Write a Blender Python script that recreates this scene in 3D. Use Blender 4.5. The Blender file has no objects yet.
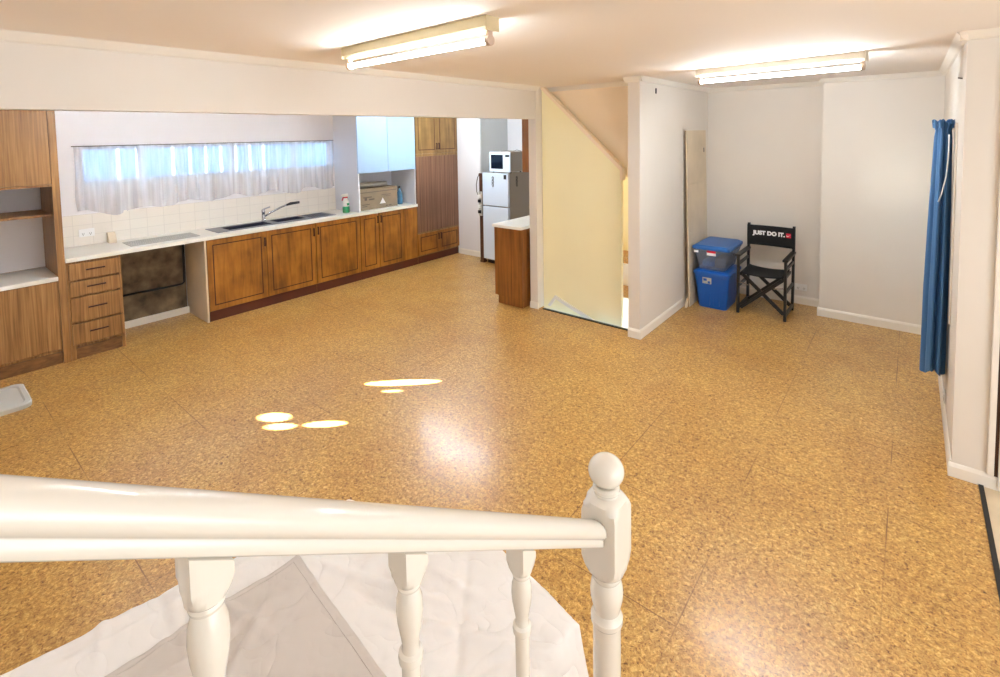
import bpy, bmesh, math, random
from mathutils import Vector, Matrix, noise
random.seed(7)
SC = bpy.context.scene
COL = SC.collection
PI = math.pi

# ------------------------------------------------------------------ camera
cam_d = bpy.data.cameras.new('camera')
cam = bpy.data.objects.new('camera', cam_d); COL.objects.link(cam)
yaw, pitch, roll = .6898, .0593, -.0167
fw = Vector((-math.sin(yaw)*math.cos(pitch), math.cos(yaw)*math.cos(pitch), -math.sin(pitch)))
r0 = Vector((math.cos(yaw), math.sin(yaw), 0)); u0 = r0.cross(fw)
rt = r0*math.cos(roll) + u0*math.sin(roll); up = rt.cross(fw)
cam.matrix_world = Matrix(((rt.x, up.x, -fw.x, 0), (rt.y, up.y, -fw.y, 0), (rt.z, up.z, -fw.z, 1.9133), (0, 0, 0, 1)))
cam_d.sensor_fit = 'HORIZONTAL'; cam_d.sensor_width = 36; cam_d.lens = 500.77/1000*36
cam_d.shift_y = -(338.5-163.05)/1000
cam_d.clip_start = .02; cam_d.clip_end = 100
SC.camera = cam

# ------------------------------------------------------------------ colour management, world, sun
SC.view_settings.view_transform = 'Standard'; SC.view_settings.look = 'None'
SC.view_settings.gamma = 1; SC.view_settings.use_curve_mapping = False
SC.view_settings.exposure = 1.0
SC.cycles.max_bounces = 10; SC.cycles.diffuse_bounces = 6; SC.cycles.transparent_max_bounces = 12

W = bpy.data.worlds.new('world'); SC.world = W; W.use_nodes = True
bg = W.node_tree.nodes['Background']
bg.inputs[0].default_value = (.62, .80, 1.0, 1); bg.inputs[1].default_value = 3.6

SUN_AZ, SUN_EL = math.radians(42), math.radians(17)
SUN_DIR = Vector((math.cos(SUN_AZ)*math.cos(SUN_EL), math.sin(SUN_AZ)*math.cos(SUN_EL), math.sin(SUN_EL)))
sun_d = bpy.data.lights.new('sun', 'SUN'); sun_d.energy = 150; sun_d.angle = math.radians(.22); sun_d.color = (1, .95, .84)
sun = bpy.data.objects.new('sun', sun_d); COL.objects.link(sun)
sun.rotation_euler = (-SUN_DIR).to_track_quat('-Z', 'Y').to_euler(); sun.location = (8, 8, 5)

TUBE = 31.0          # radiance of the room's fluorescent tubes
def fill_light(name, loc, rot, sx, sy, watts, col):
    d = bpy.data.lights.new(name, 'AREA'); d.shape = 'RECTANGLE'; d.size = sx; d.size_y = sy; d.energy = watts; d.color = col
    o = bpy.data.objects.new(name, d); COL.objects.link(o); o.location = loc; o.rotation_euler = rot
fill_light('rear_fill', (-2.3, -1.84, 1.45), (PI/2, 0, 0), 4.2, 1.3, 9, (.88, .94, 1.0))      # added fill from behind the viewer, the wall there has no opening
fill_light('hall_fill', (2.17, 1.2, 1.45), (PI/2, 0, PI/2), 3.0, 1.5, 38, (.90, .95, 1.0))      # added fill from the hall side, out of view

# ------------------------------------------------------------------ materials
def lin(c):
    return tuple(((v/255)/12.92 if v/255 <= .04045 else ((v/255+.055)/1.055)**2.4) for v in c)
def rgba(c): return (*lin(c), 1)

def mat(name, c, rough=.6, metal=0, bump=0, bscale=60, var=0, vscale=4, spec=.5, coat=0):
    m = bpy.data.materials.new(name); m.use_nodes = True
    N = m.node_tree.nodes; L = m.node_tree.links; b = N['Principled BSDF']
    b.inputs['Base Color'].default_value = rgba(c); b.inputs['Roughness'].default_value = rough
    b.inputs['Metallic'].default_value = metal; b.inputs['Specular IOR Level'].default_value = spec
    b.inputs['Coat Weight'].default_value = coat
    tc = N.new('ShaderNodeTexCoord')
    if var:
        n = N.new('ShaderNodeTexNoise'); n.inputs['Scale'].default_value = vscale; n.inputs['Detail'].default_value = 5
        L.new(tc.outputs['Object'], n.inputs['Vector'])
        rp = N.new('ShaderNodeValToRGB')
        rp.color_ramp.elements[0].position = .3; rp.color_ramp.elements[1].position = .7
        rp.color_ramp.elements[0].color = rgba(tuple(max(0, v*(1-var)) for v in c))
        rp.color_ramp.elements[1].color = rgba(tuple(min(255, v*(1+var*.5)) for v in c))
        L.new(n.outputs['Fac'], rp.inputs['Fac']); L.new(rp.outputs['Color'], b.inputs['Base Color'])
    if bump:
        n = N.new('ShaderNodeTexNoise'); n.inputs['Scale'].default_value = bscale; n.inputs['Detail'].default_value = 4
        L.new(tc.outputs['Object'], n.inputs['Vector'])
        bp = N.new('ShaderNodeBump'); bp.inputs['Strength'].default_value = bump; bp.inputs['Distance'].default_value = .01
        L.new(n.outputs['Fac'], bp.inputs['Height']); L.new(bp.outputs['Normal'], b.inputs['Normal'])
    return m

def wood(name, dark, light, rough=.42, sc=(22, 22, 1.3), streak=.5, blotch=1.5, mid=None, coat=0):
    m = bpy.data.materials.new(name); m.use_nodes = True
    N = m.node_tree.nodes; L = m.node_tree.links; b = N['Principled BSDF']
    tc = N.new('ShaderNodeTexCoord'); mp = N.new('ShaderNodeMapping'); mp.inputs['Scale'].default_value = sc
    L.new(tc.outputs['Object'], mp.inputs['Vector'])
    n1 = N.new('ShaderNodeTexNoise'); n1.inputs['Scale'].default_value = 2.2; n1.inputs['Detail'].default_value = 7; n1.inputs['Distortion'].default_value = .6
    L.new(mp.outputs['Vector'], n1.inputs['Vector'])
    n2 = N.new('ShaderNodeTexNoise'); n2.inputs['Scale'].default_value = blotch*2; n2.inputs['Detail'].default_value = 3
    L.new(tc.outputs['Object'], n2.inputs['Vector'])
    mx = N.new('ShaderNodeMath'); mx.operation = 'MULTIPLY_ADD'; mx.inputs[1].default_value = streak
    ml = N.new('ShaderNodeMath'); ml.operation = 'MULTIPLY'; ml.inputs[1].default_value = 1-streak
    L.new(n2.outputs['Fac'], ml.inputs[0]); L.new(n1.outputs['Fac'], mx.inputs[0]); L.new(ml.outputs[0], mx.inputs[2])
    rp = N.new('ShaderNodeValToRGB'); e = rp.color_ramp.elements
    e[0].position = .32; e[0].color = rgba(dark); e[1].position = .66; e[1].color = rgba(light)
    if mid:
        k = e.new(.5); k.color = rgba(mid)
    L.new(mx.outputs[0], rp.inputs['Fac']); L.new(rp.outputs['Color'], b.inputs['Base Color'])
    b.inputs['Roughness'].default_value = rough; b.inputs['Coat Weight'].default_value = coat
    bp = N.new('ShaderNodeBump'); bp.inputs['Strength'].default_value = .08; bp.inputs['Distance'].default_value = .004
    L.new(n1.outputs['Fac'], bp.inputs['Height']); L.new(bp.outputs['Normal'], b.inputs['Normal'])
    return m

def emit(name, c, s):
    m = bpy.data.materials.new(name); m.use_nodes = True
    N = m.node_tree.nodes; N.remove(N['Principled BSDF'])
    e = N.new('ShaderNodeEmission'); e.inputs[0].default_value = (*c, 1); e.inputs[1].default_value = s
    m.node_tree.links.new(e.outputs[0], N['Material Output'].inputs[0]); return m

def crumpled(name, c):
    m = mat(name, c, .82); N = m.node_tree.nodes; L = m.node_tree.links; b = N['Principled BSDF']
    g = N.new('ShaderNodeNewGeometry'); last = None
    for sc_, dist, st in ((3.6, .8, .62), (9, .5, .14)):
        n = N.new('ShaderNodeTexNoise'); n.inputs['Scale'].default_value = sc_; n.inputs['Detail'].default_value = 2; n.inputs['Distortion'].default_value = dist
        L.new(g.outputs['Position'], n.inputs['Vector'])
        a = N.new('ShaderNodeMath'); a.operation = 'SUBTRACT'; a.inputs[1].default_value = .5; L.new(n.outputs['Fac'], a.inputs[0])
        q = N.new('ShaderNodeMath'); q.operation = 'ABSOLUTE'; L.new(a.outputs[0], q.inputs[0])
        w = N.new('ShaderNodeMath'); w.operation = 'POWER'; w.inputs[1].default_value = .6; L.new(q.outputs[0], w.inputs[0])
        bp = N.new('ShaderNodeBump'); bp.inputs['Strength'].default_value = st; bp.inputs['Distance'].default_value = .03
        L.new(w.outputs[0], bp.inputs['Height'])
        if last: L.new(last, bp.inputs['Normal'])
        last = bp.outputs['Normal']
    L.new(last, b.inputs['Normal']); return m

def cork():
    m = bpy.data.materials.new('cork_tiles'); m.use_nodes = True
    N = m.node_tree.nodes; L = m.node_tree.links; b = N['Principled BSDF']
    g = N.new('ShaderNodeNewGeometry'); P = g.outputs['Position']
    def nz(scale, det, dist=0, rough=.5):
        n = N.new('ShaderNodeTexNoise'); n.inputs['Scale'].default_value = scale; n.inputs['Detail'].default_value = det
        n.inputs['Distortion'].default_value = dist; n.inputs['Roughness'].default_value = rough
        L.new(P, n.inputs['Vector']); return n.outputs['Fac']
    def ramp(f, *st):
        r = N.new('ShaderNodeValToRGB'); e = r.color_ramp.elements
        e[0].position, e[0].color = st[0]; e[1].position, e[1].color = st[-1]
        for p, c in st[1:-1]:
            k = e.new(p); k.color = c
        L.new(f, r.inputs['Fac']); return r.outputs['Color']
    def mixc(f, a, c, typ='MIX'):
        x = N.new('ShaderNodeMix'); x.data_type = 'RGBA'; x.blend_type = typ
        if isinstance(f, (int, float)): x.inputs[0].default_value = f
        else: L.new(f, x.inputs[0])
        for i, v in ((6, a), (7, c)):
            if isinstance(v, tuple): x.inputs[i].default_value = v
            else: L.new(v, x.inputs[i])
        return x.outputs[2]
    base = ramp(nz(66, 8, .9, .70), (.34, rgba((104, 68, 30))), (.43, rgba((180, 136, 74))), (.54, rgba((210, 170, 102))), (.68, rgba((244, 216, 152))))
    broad = ramp(nz(1.6, 4, .3), (.3, rgba((218, 192, 142))), (.7, rgba((255, 250, 222))))
    c = mixc(.55, base, broad, 'MULTIPLY')
    chip = N.new('ShaderNodeTexVoronoi'); chip.inputs['Scale'].default_value = 52; L.new(P, chip.inputs['Vector'])
    cs_ = N.new('ShaderNodeSeparateColor'); L.new(chip.outputs['Color'], cs_.inputs[0])
    c = mixc(.75, c, ramp(cs_.outputs[0], (0, (.70, .66, .60, 1)), (.5, (.93, .92, .90, 1)), (1, (1.06, 1.04, 1.0, 1))), 'MULTIPLY')
    # dark bark flecks
    vo = N.new('ShaderNodeTexVoronoi'); vo.inputs['Scale'].default_value = 75; vo.inputs['Randomness'].default_value = 1
    L.new(P, vo.inputs['Vector'])
    fleck = ramp(vo.outputs['Distance'], (.14, (1, 1, 1, 1)), (.34, (0, 0, 0, 1)))
    gate = ramp(nz(140, 2), (.52, (0, 0, 0, 1)), (.60, (1, 1, 1, 1)))
    fm = N.new('ShaderNodeMath'); fm.operation = 'MULTIPLY'; L.new(fleck, fm.inputs[0]); L.new(gate, fm.inputs[1])
    fm2 = N.new('ShaderNodeMath'); fm2.operation = 'MULTIPLY'; fm2.inputs[1].default_value = .8; L.new(fm.outputs[0], fm2.inputs[0])
    c = mixc(fm2.outputs[0], c, rgba((96, 56, 24)))
    # fine tile joints, uneven so that only some of them read
    sx = N.new('ShaderNodeSeparateXYZ'); L.new(P, sx.inputs[0])
    def joint(o, off, size):
        a = N.new('ShaderNodeMath'); a.operation = 'SUBTRACT'; a.inputs[1].default_value = off; L.new(o, a.inputs[0])
        q = N.new('ShaderNodeMath'); q.operation = 'PINGPONG'; q.inputs[1].default_value = size/2; L.new(a.outputs[0], q.inputs[0])
        l = N.new('ShaderNodeMath'); l.operation = 'LESS_THAN'; l.inputs[1].default_value = .0025; L.new(q.outputs[0], l.inputs[0])
        return l.outputs[0]
    jx = joint(sx.outputs['X'], -1.88, .61); jy = joint(sx.outputs['Y'], 2.43, .61)
    j = N.new('ShaderNodeMath'); j.operation = 'MAXIMUM'; L.new(jx, j.inputs[0]); L.new(jy, j.inputs[1])
    jg = ramp(nz(1.3, 2), (.44, (0, 0, 0, 1)), (.60, (.8, .8, .8, 1)))
    j2 = N.new('ShaderNodeMath'); j2.operation = 'MULTIPLY'; L.new(j.outputs[0], j2.inputs[0]); L.new(jg, j2.inputs[1])
    c = mixc(j2.outputs[0], c, rgba((110, 68, 32)))
    L.new(c, b.inputs['Base Color'])
    rr = ramp(nz(5, 5), (.3, (.31, .31, .31, 1)), (.7, (.42, .42, .42, 1)))
    L.new(rr, b.inputs['Roughness']); b.inputs['Coat Weight'].default_value = .28; b.inputs['Coat Roughness'].default_value = .17
    bp = N.new('ShaderNodeBump'); bp.inputs['Strength'].default_value = .16; bp.inputs['Distance'].default_value = .004
    L.new(nz(38, 5), bp.inputs['Height']); L.new(bp.outputs['Normal'], b.inputs['Normal'])
    return m

def tile_mat():
    m = bpy.data.materials.new('white_tiles'); m.use_nodes = True
    N = m.node_tree.nodes; L = m.node_tree.links; b = N['Principled BSDF']
    g = N.new('ShaderNodeNewGeometry'); sp = N.new('ShaderNodeSeparateXYZ'); cb = N.new('ShaderNodeCombineXYZ')
    L.new(g.outputs['Position'], sp.inputs[0]); L.new(sp.outputs['Y'], cb.inputs[0]); L.new(sp.outputs['Z'], cb.inputs[1])
    k = N.new('ShaderNodeTexBrick'); k.offset = 0; k.inputs['Scale'].default_value = 1; k.inputs['Brick Width'].default_value = .15; k.inputs['Row Height'].default_value = .1
    k.inputs['Mortar Size'].default_value = .0025
    for i, c in ((1, (236, 230, 220)), (2, (233, 227, 217)), (3, (220, 214, 205))): k.inputs[i].default_value = rgba(c)
    L.new(cb.outputs[0], k.inputs['Vector']); L.new(k.outputs['Color'], b.inputs['Base Color']); b.inputs['Roughness'].default_value = .25
    return m

def sheer():
    m = bpy.data.materials.new('sheer_net'); m.use_nodes = True
    N = m.node_tree.nodes; L = m.node_tree.links; N.remove(N['Principled BSDF'])
    d = N.new('ShaderNodeBsdfDiffuse'); d.inputs[0].default_value = (.93, .93, .97, 1)
    t = N.new('ShaderNodeBsdfTranslucent'); t.inputs[0].default_value = (.86, .88, .95, 1)
    tr = N.new('ShaderNodeBsdfTransparent')
    a = N.new('ShaderNodeMixShader'); a.inputs[0].default_value = .5; L.new(d.outputs[0], a.inputs[1]); L.new(t.outputs[0], a.inputs[2])
    k = N.new('ShaderNodeMixShader'); g = N.new('ShaderNodeNewGeometry'); mp = N.new('ShaderNodeMapping'); mp.inputs['Scale'].default_value = (0, 9, .35); L.new(g.outputs['Position'], mp.inputs['Vector'])
    n = N.new('ShaderNodeTexNoise'); n.inputs['Scale'].default_value = 1.6; n.inputs['Detail'].default_value = 4; L.new(mp.outputs[0], n.inputs['Vector'])
    rg = N.new('ShaderNodeMapRange'); rg.inputs[1].default_value = .3; rg.inputs[2].default_value = .7; rg.inputs[3].default_value = .30; rg.inputs[4].default_value = .72
    L.new(n.outputs['Fac'], rg.inputs[0]); L.new(rg.outputs[0], k.inputs[0]); L.new(tr.outputs[0], k.inputs[1]); L.new(a.outputs[0], k.inputs[2])
    L.new(k.outputs[0], N['Material Output'].inputs[0]); return m

def glass_thin(name, tint=(.95, .98, 1), refl=.12, cloudy=0, ccol=(.8, .85, .9)):
    m = bpy.data.materials.new(name); m.use_nodes = True
    N = m.node_tree.nodes; L = m.node_tree.links; N.remove(N['Principled BSDF'])
    tr = N.new('ShaderNodeBsdfTransparent'); tr.inputs[0].default_value = (*tint, 1)
    gl = N.new('ShaderNodeBsdfGlossy'); gl.inputs['Roughness'].default_value = .05
    k = N.new('ShaderNodeMixShader'); k.inputs[0].default_value = refl; L.new(tr.outputs[0], k.inputs[1]); L.new(gl.outputs[0], k.inputs[2])
    out = k
    if cloudy:
        d = N.new('ShaderNodeBsdfDiffuse'); d.inputs[0].default_value = (*ccol, 1)
        o = N.new('ShaderNodeMixShader'); o.inputs[0].default_value = cloudy; L.new(k.outputs[0], o.inputs[1]); L.new(d.outputs[0], o.inputs[2]); out = o
    L.new(out.outputs[0], N['Material Output'].inputs[0]); return m

M = dict(
    wall=mat('wall_paint', (226, 219, 210), .62, bump=.05, bscale=9, var=.015, vscale=1.2),
    wallcool=mat('kitchen_wall_paint', (230, 228, 230), .6, bump=.05, bscale=9),
    wallgrey=mat('recess_wall_paint', (204, 210, 212), .6),
    ceil=mat('ceiling_paint', (246, 238, 230), .75, bump=.04, bscale=5),
    trim=mat('gloss_trim', (236, 230, 220), .35),
    yellow=mat('yellow_wall', (253, 246, 206), .6, var=.02, vscale=1),
    pink=mat('cream_wall', (250, 232, 204), .65),
    cork=cork(),
    beige=mat('beige_vinyl', (214, 196, 166), .5, var=.05, vscale=6),
    black=mat('black_rubber', (16, 16, 18), .5),
    honey=wood('honey_stain', (104, 62, 16), (178, 118, 44), .38, (9, 9, .9), .55, 2.2, mid=(150, 95, 30)),
    teak=wood('teak_veneer', (104, 70, 32), (174, 130, 76), .45, (30, 30, .8), .75, 1.2, mid=(146, 103, 54)),
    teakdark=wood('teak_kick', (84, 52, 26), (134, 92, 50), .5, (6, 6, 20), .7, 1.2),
    khaki=wood('khaki_stain', (98, 72, 36), (150, 116, 66), .4, (12, 12, .8), .6, 1.8),
    ribbed=wood('walnut_board', (86, 60, 44), (142, 106, 82), .5, (34, 34, .25), .85, 1.0, mid=(116, 82, 62)),
    redwood=wood('red_brown_stain', (104, 60, 20), (156, 98, 42), .4, (14, 14, .7), .65, 1.6),
    darkwood=wood('dark_wood', (52, 28, 16), (92, 52, 28), .45, (20, 20, .8), .7, 1.5),
    groove=mat('dark_groove', (70, 28, 10), .6),
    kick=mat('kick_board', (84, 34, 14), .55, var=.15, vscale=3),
    handle=mat('bronze_pull', (62, 30, 22), .35, .4),
    laminate=mat('white_laminate', (236, 234, 226), .3),
    hutch=mat('pale_blue_cabinet', (164, 196, 228), .35),
    hutchin=mat('white_cabinet_side', (222, 224, 232), .45),
    tile=mat('white_tile', (236, 230, 220), .22),
    steel=mat('stainless', (150, 155, 165), .28, .9),
    lightsteel=mat('brushed_grille', (188, 186, 182), .4, .5),
    rimsteel=mat('dark_rim', (98, 102, 116), .3, .7),
    sink=mat('dark_sink', (62, 66, 84), .3, .7),
    chrome=mat('chrome', (200, 204, 212), .12, 1),
    blackp=mat('black_plastic', (18, 18, 22), .35),
    rough=mat('bare_board', (112, 96, 74), .8, bump=.5, bscale=14, var=.45, vscale=7),
    enamel=mat('white_enamel', (214, 228, 244), .25, coat=.3),
    fridgeside=mat('fridge_side', (150, 144, 134), .4),
    screen=mat('dark_glass', (10, 22, 38), .08),
    wpaint=mat('cream_gloss_paint', (226, 221, 211), .24, bump=.03, bscale=30, coat=.25),
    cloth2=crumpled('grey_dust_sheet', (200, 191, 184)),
    cloth=crumpled('dust_sheet_cotton', (230, 226, 223)),
    bluebin=mat('blue_plastic', (16, 84, 172), .35),
    bluelid=mat('blue_lid', (36, 98, 172), .4),
    navyfab=mat('blue_curtain_fabric', (64, 110, 158), .7, bump=.1, bscale=200),
    chairblk=mat('black_paint', (14, 14, 16), .4),
    canvas=mat('black_canvas', (12, 12, 14), .85, bump=.2, bscale=300),
    white=mat('white_print', (240, 240, 240), .6),
    red=mat('red_print', (214, 22, 56), .6),
    cardboard=mat('cardboard', (132, 116, 94), .85, var=.08, vscale=6),
    board=mat('hardboard', (216, 199, 174), .75, var=.05, vscale=3),
    boardedge=mat('board_edge', (140, 112, 80), .8),
    printgrey=mat('grey_print', (84, 74, 62), .8),
    paper=mat('grey_paper', (186, 180, 170), .8),
    fence=mat('blue_grey_boards', (176, 208, 236), .8),
    ground=mat('outside_ground', (150, 145, 135), .9),
    fix=mat('cream_metal', (206, 190, 150), .45, var=.03),
    fixw=mat('white_metal', (226, 216, 196), .4),
    holder=mat('lampholder', (196, 170, 150), .5),
    tube=emit('fluorescent_tube', (.88, .95, 1.0), TUBE),
    tubedim=emit('dim_fill_tube', (.88, .95, 1.0), TUBE*.32),  # dimmed emission for the added fill battens
    tubebright=emit('bright_tube', (.88, .95, 1.0), TUBE*2.7),
    tubekitchen=emit('pantry_tube', (.80, .91, 1.0), TUBE*4.4),
    tubecool=emit('kitchen_fill_tube', (.80, .91, 1.0), TUBE*2.7),  # emission of the added batten before the kitchen window
    bulb=emit('stair_bulb', (1.0, .80, .50), 90),
    sheer=sheer(),
    glass=glass_thin('window_glass'),
    clear=glass_thin('clear_plastic', (.66, .76, .92), .08, .30, (.36, .46, .66)),
    trayp=glass_thin('frosted_plastic', (.92, .92, .92), .06, .75, (.74, .73, .68)),
    green=mat('green_liquid', (20, 130, 84), .3),
    bottlew=mat('white_plastic', (238, 238, 236), .35),
    pinkred=mat('red_trigger', (206, 40, 70), .4),
    bluebot=mat('blue_bottle', (60, 110, 140), .3),
)

# ------------------------------------------------------------------ mesh builder
class MB:
    def __init__(s): s.bm = bmesh.new()
    def _mark(s, faces, m, smooth=False):
        for f in faces: f.material_index = m; f.smooth = smooth
    def box(s, x0, x1, y0, y1, z0, z1, m=0, bev=0, T=None):
        vs = [s.bm.verts.new((x, y, z)) for x in (x0, x1) for y in (y0, y1) for z in (z0, z1)]
        q = [(0, 1, 3, 2), (4, 6, 7, 5), (0, 4, 5, 1), (2, 3, 7, 6), (0, 2, 6, 4), (1, 5, 7, 3)]
        fs = [s.bm.faces.new([vs[i] for i in f]) for f in q]
        s._mark(fs, m)
        if bev:
            es = list({e for f in fs for e in f.edges})
            r = bmesh.ops.bevel(s.bm, geom=es, offset=bev, segments=2, affect='EDGES', profile=.6)
            s._mark(r['faces'], m); vs = list({v for f in r['faces'] for v in f.verts} | {v for v in vs if v.is_valid})
        if T is not None:
            for v in vs: v.co = T @ v.co
        return s
    def prism(s, pts, axis, a, b, m=0):
        """polygon pts (two coords) extruded along axis from a to b"""
        def P(p, t):
            return {'x': (t, p[0], p[1]), 'y': (p[0], t, p[1]), 'z': (p[0], p[1], t)}[axis]
        A = [s.bm.verts.new(P(p, a)) for p in pts]; B = [s.bm.verts.new(P(p, b)) for p in pts]
        fs = [s.bm.faces.new(A), s.bm.faces.new(B[::-1])]; n = len(pts)
        for i in range(n): fs.append(s.bm.faces.new((A[i], B[i], B[(i+1) % n], A[(i+1) % n])))
        s._mark(fs, m); return s
    def rings(s, rings, m=0, smooth=True, cap=True, closed=True):
        R = [[s.bm.verts.new(p) for p in r] for r in rings]; n = len(R[0]); fs = []
        for a, b in zip(R, R[1:]):
            for i in range(n if closed else n-1): fs.append(s.bm.faces.new((a[i], a[(i+1) % n], b[(i+1) % n], b[i])))
        s._mark(fs, m, smooth)
        if cap and closed:
            c = [s.bm.faces.new(R[0][::-1]), s.bm.faces.new(R[-1])]; s._mark(c, m, False)
        return s
    def lathe(s, prof, c, n=24, m=0, sq=None, rot=0, cap=True):
        """prof: (radius, z) list; sq = half side of a square blank the turning is cut from"""
        rs = []
        for r, z in prof:
            ring = []
            for i in range(n):
                a = 2*PI*i/n + PI/n*0
                k = r
                if sq is not None:
                    k = min(r, sq/max(abs(math.cos(a)), abs(math.sin(a))))
                ring.append((c[0]+k*math.cos(a+rot), c[1]+k*math.sin(a+rot), c[2]+z))
            rs.append(ring)
        return s.rings(rs, m, True, cap)
    def tube(s, pts, r, n=10, m=0, rads=None):
        pts = [Vector(p) for p in pts]; rs = []; pu = None
        for i, p in enumerate(pts):
            d = (pts[min(i+1, len(pts)-1)] - pts[max(i-1, 0)]).normalized()
            if pu is None: pu = d.orthogonal().normalized()
            pu = (pu - d*pu.dot(d)).normalized(); pv = d.cross(pu); k = rads[i] if rads else r
            rs.append([p + (pu*math.cos(2*PI*j/n) + pv*math.sin(2*PI*j/n))*k for j in range(n)])
        return s.rings(rs, m)
    def bar(s, a, b, w, t, side, m=0):
        """flat bar from a to b; w along 'side' vector, t along the other cross axis"""
        a, b = Vector(a), Vector(b); d = (b-a).normalized(); u = Vector(side); u = (u - d*u.dot(d)).normalized(); v = d.cross(u)
        rs = [[p + u*w/2*i + v*t/2*j for i, j in ((-1, -1), (1, -1), (1, 1), (-1, 1))] for p in (a, b)]
        return s.rings(rs, m, False)
    def grid(s, fn, nu, nv, m=0, smooth=True):
        G = [[s.bm.verts.new(fn(i/nu, j/nv)) for j in range(nv+1)] for i in range(nu+1)]
        fs = [s.bm.faces.new((G[i][j], G[i+1][j], G[i+1][j+1], G[i][j+1])) for i in range(nu) for j in range(nv)]
        s._mark(fs, m, smooth); return s
    def build(s, name, mats, parent=None, origin=None):
        bm = s.bm; bmesh.ops.recalc_face_normals(bm, faces=bm.faces)
        if origin is None:
            if parent is not None:
                origin = root_of(parent).location.copy()
            else:
                xs = [v.co for v in bm.verts]
                mn = Vector([min(c[i] for c in xs) for i in range(3)]); mx = Vector([max(c[i] for c in xs) for i in range(3)])
                origin = Vector(((mn.x+mx.x)/2, (mn.y+mx.y)/2, mn.z))
        for v in bm.verts: v.co -= Vector(origin)
        me = bpy.data.meshes.new(name); bm.to_mesh(me); bm.free()
        for k in (mats if isinstance(mats, (list, tuple)) else [mats]): me.materials.append(M[k] if isinstance(k, str) else k)
        o = bpy.data.objects.new(name, me); COL.objects.link(o)
        if parent is not None: o.parent = parent
        else: o.location = origin
        return o

def root_of(o):
    while o.parent is not None: o = o.parent
    return o
def tag(o, label, cat, group=None):
    o['label'] = label; o['category'] = cat
    if group: o['group'] = group
    return o
def thing(name, label, cat, loc, group=None):
    o = bpy.data.objects.new(name, None); COL.objects.link(o); o.location = loc; o.empty_display_size = .1
    return tag(o, label, cat, group)
def struct(o): o['kind'] = 'structure'; return o
def solid(o, t):
    k = o.modifiers.new('thickness', 'SOLIDIFY'); k.thickness = t; k.offset = 0; return o

# ------------------------------------------------------------------ setting
H = 2.4
XK, XW, XB, XP, XR = -5.591, -6.15, -3.11, -1.897, .207
YN = -1.9
f = MB()
f.box(-6.4, .315, YN, 4.41, -.12, 0); f.box(-6.4, -3.10, 4.41, 6.6, -.12, 0); f.box(-2.0, .315, 4.41, 6.6, -.12, 0)
struct(f.build('floor', 'cork'))
struct(MB().box(.335, 2.3, YN, 3.70, -.12, -.001).build('floor_hall', 'beige'))
struct(MB().box(.315, .335, YN, 3.593, -.12, .006).build('trim_1', 'black'))
struct(MB().box(-3.06, -2.05, 4.39, 4.425, -.10, .006).build('trim_2', 'black'))
struct(MB().box(-6.4, 2.3, YN, 6.6, H, H+.12).build('ceiling', 'ceil'))

# window wall of the kitchen
WY0, WY1, WZ0, WZ1 = 1.135, 3.84, 1.485, 1.848
w = MB(); x0, x1 = XW-.16, XW
w.box(x0, x1, YN, 5.72, 0, WZ0); w.box(x0, x1, YN, 5.72, WZ1, H); w.box(x0, x1, YN, WY0, WZ0, WZ1); w.box(x0, x1, WY1, 5.72, WZ0, WZ1)
struct(w.build('wall_left', 'wallcool'))
struct(MB().box(XW-.16, -5.12, 5.72, 6.4, 0, H).build('wall_kitchen', 'wallcool'))
rw = MB(); rw.box(-5.3, -3.2, 6.4, 6.5, 0, H)
struct(rw.build('wall_recess', 'wallcool'))
struct(MB().box(-5.12, -5.11, 5.74, 6.4, 0, H).build('wall_recess_side', 'wallgrey'))
struct(MB().box(-3.20, -3.105, 4.37, 6.5, 0, H).build('wall_divider', 'wall'))
struct(MB().box(-3.235, XB, YN, 4.37, 2.06, H).build('wall_bulkhead', 'wall'))
struct(MB().box(-6.31, XB, -.62, -.5, 0, H).build('wall_alcove', 'wallcool'))
struct(MB().box(XP-.112, XP, 4.28, 6.4, 0, H).build('wall_partition', 'wall'))
struct(MB().box(XP, -.7, 6.215, 6.4, 0, H).build('wall_back', 'wall'))
struct(MB().box(-.7, XR, 5.93, 6.4, 0, H).build('wall_back_projection', 'wall'))
# right wall with a window behind the curtain, filled by an added sun mask
RY0, RY1, RZ0, RZ1 = 4.42, 5.8, .35, 1.9
w = MB(); x0, x1 = XR, .335
w.box(x0, x1, 3.593, 6.4, 0, RZ0); w.box(x0, x1, 3.593, 6.4, RZ1, H); w.box(x0, x1, 3.593, RY0, RZ0, RZ1); w.box(x0, x1, RY1, 6.4, RZ0, RZ1)
struct(w.build('wall_right', 'wall'))
struct(MB().box(.335, 2.3, 3.593, 3.70, 0, H).build('wall_entry', 'wall'))
struct(MB().box(2.2, 2.3, YN, 3.6, 0, H).build('wall_hall', 'wall'))
struct(MB().box(-6.31, 2.3, YN-.1, YN, 0, H).build('wall_behind', 'wall'))
struct(MB().box(-3.235, -3.10, YN, -.62, 0, 2.06).build('wall_near', 'wall'))
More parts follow.
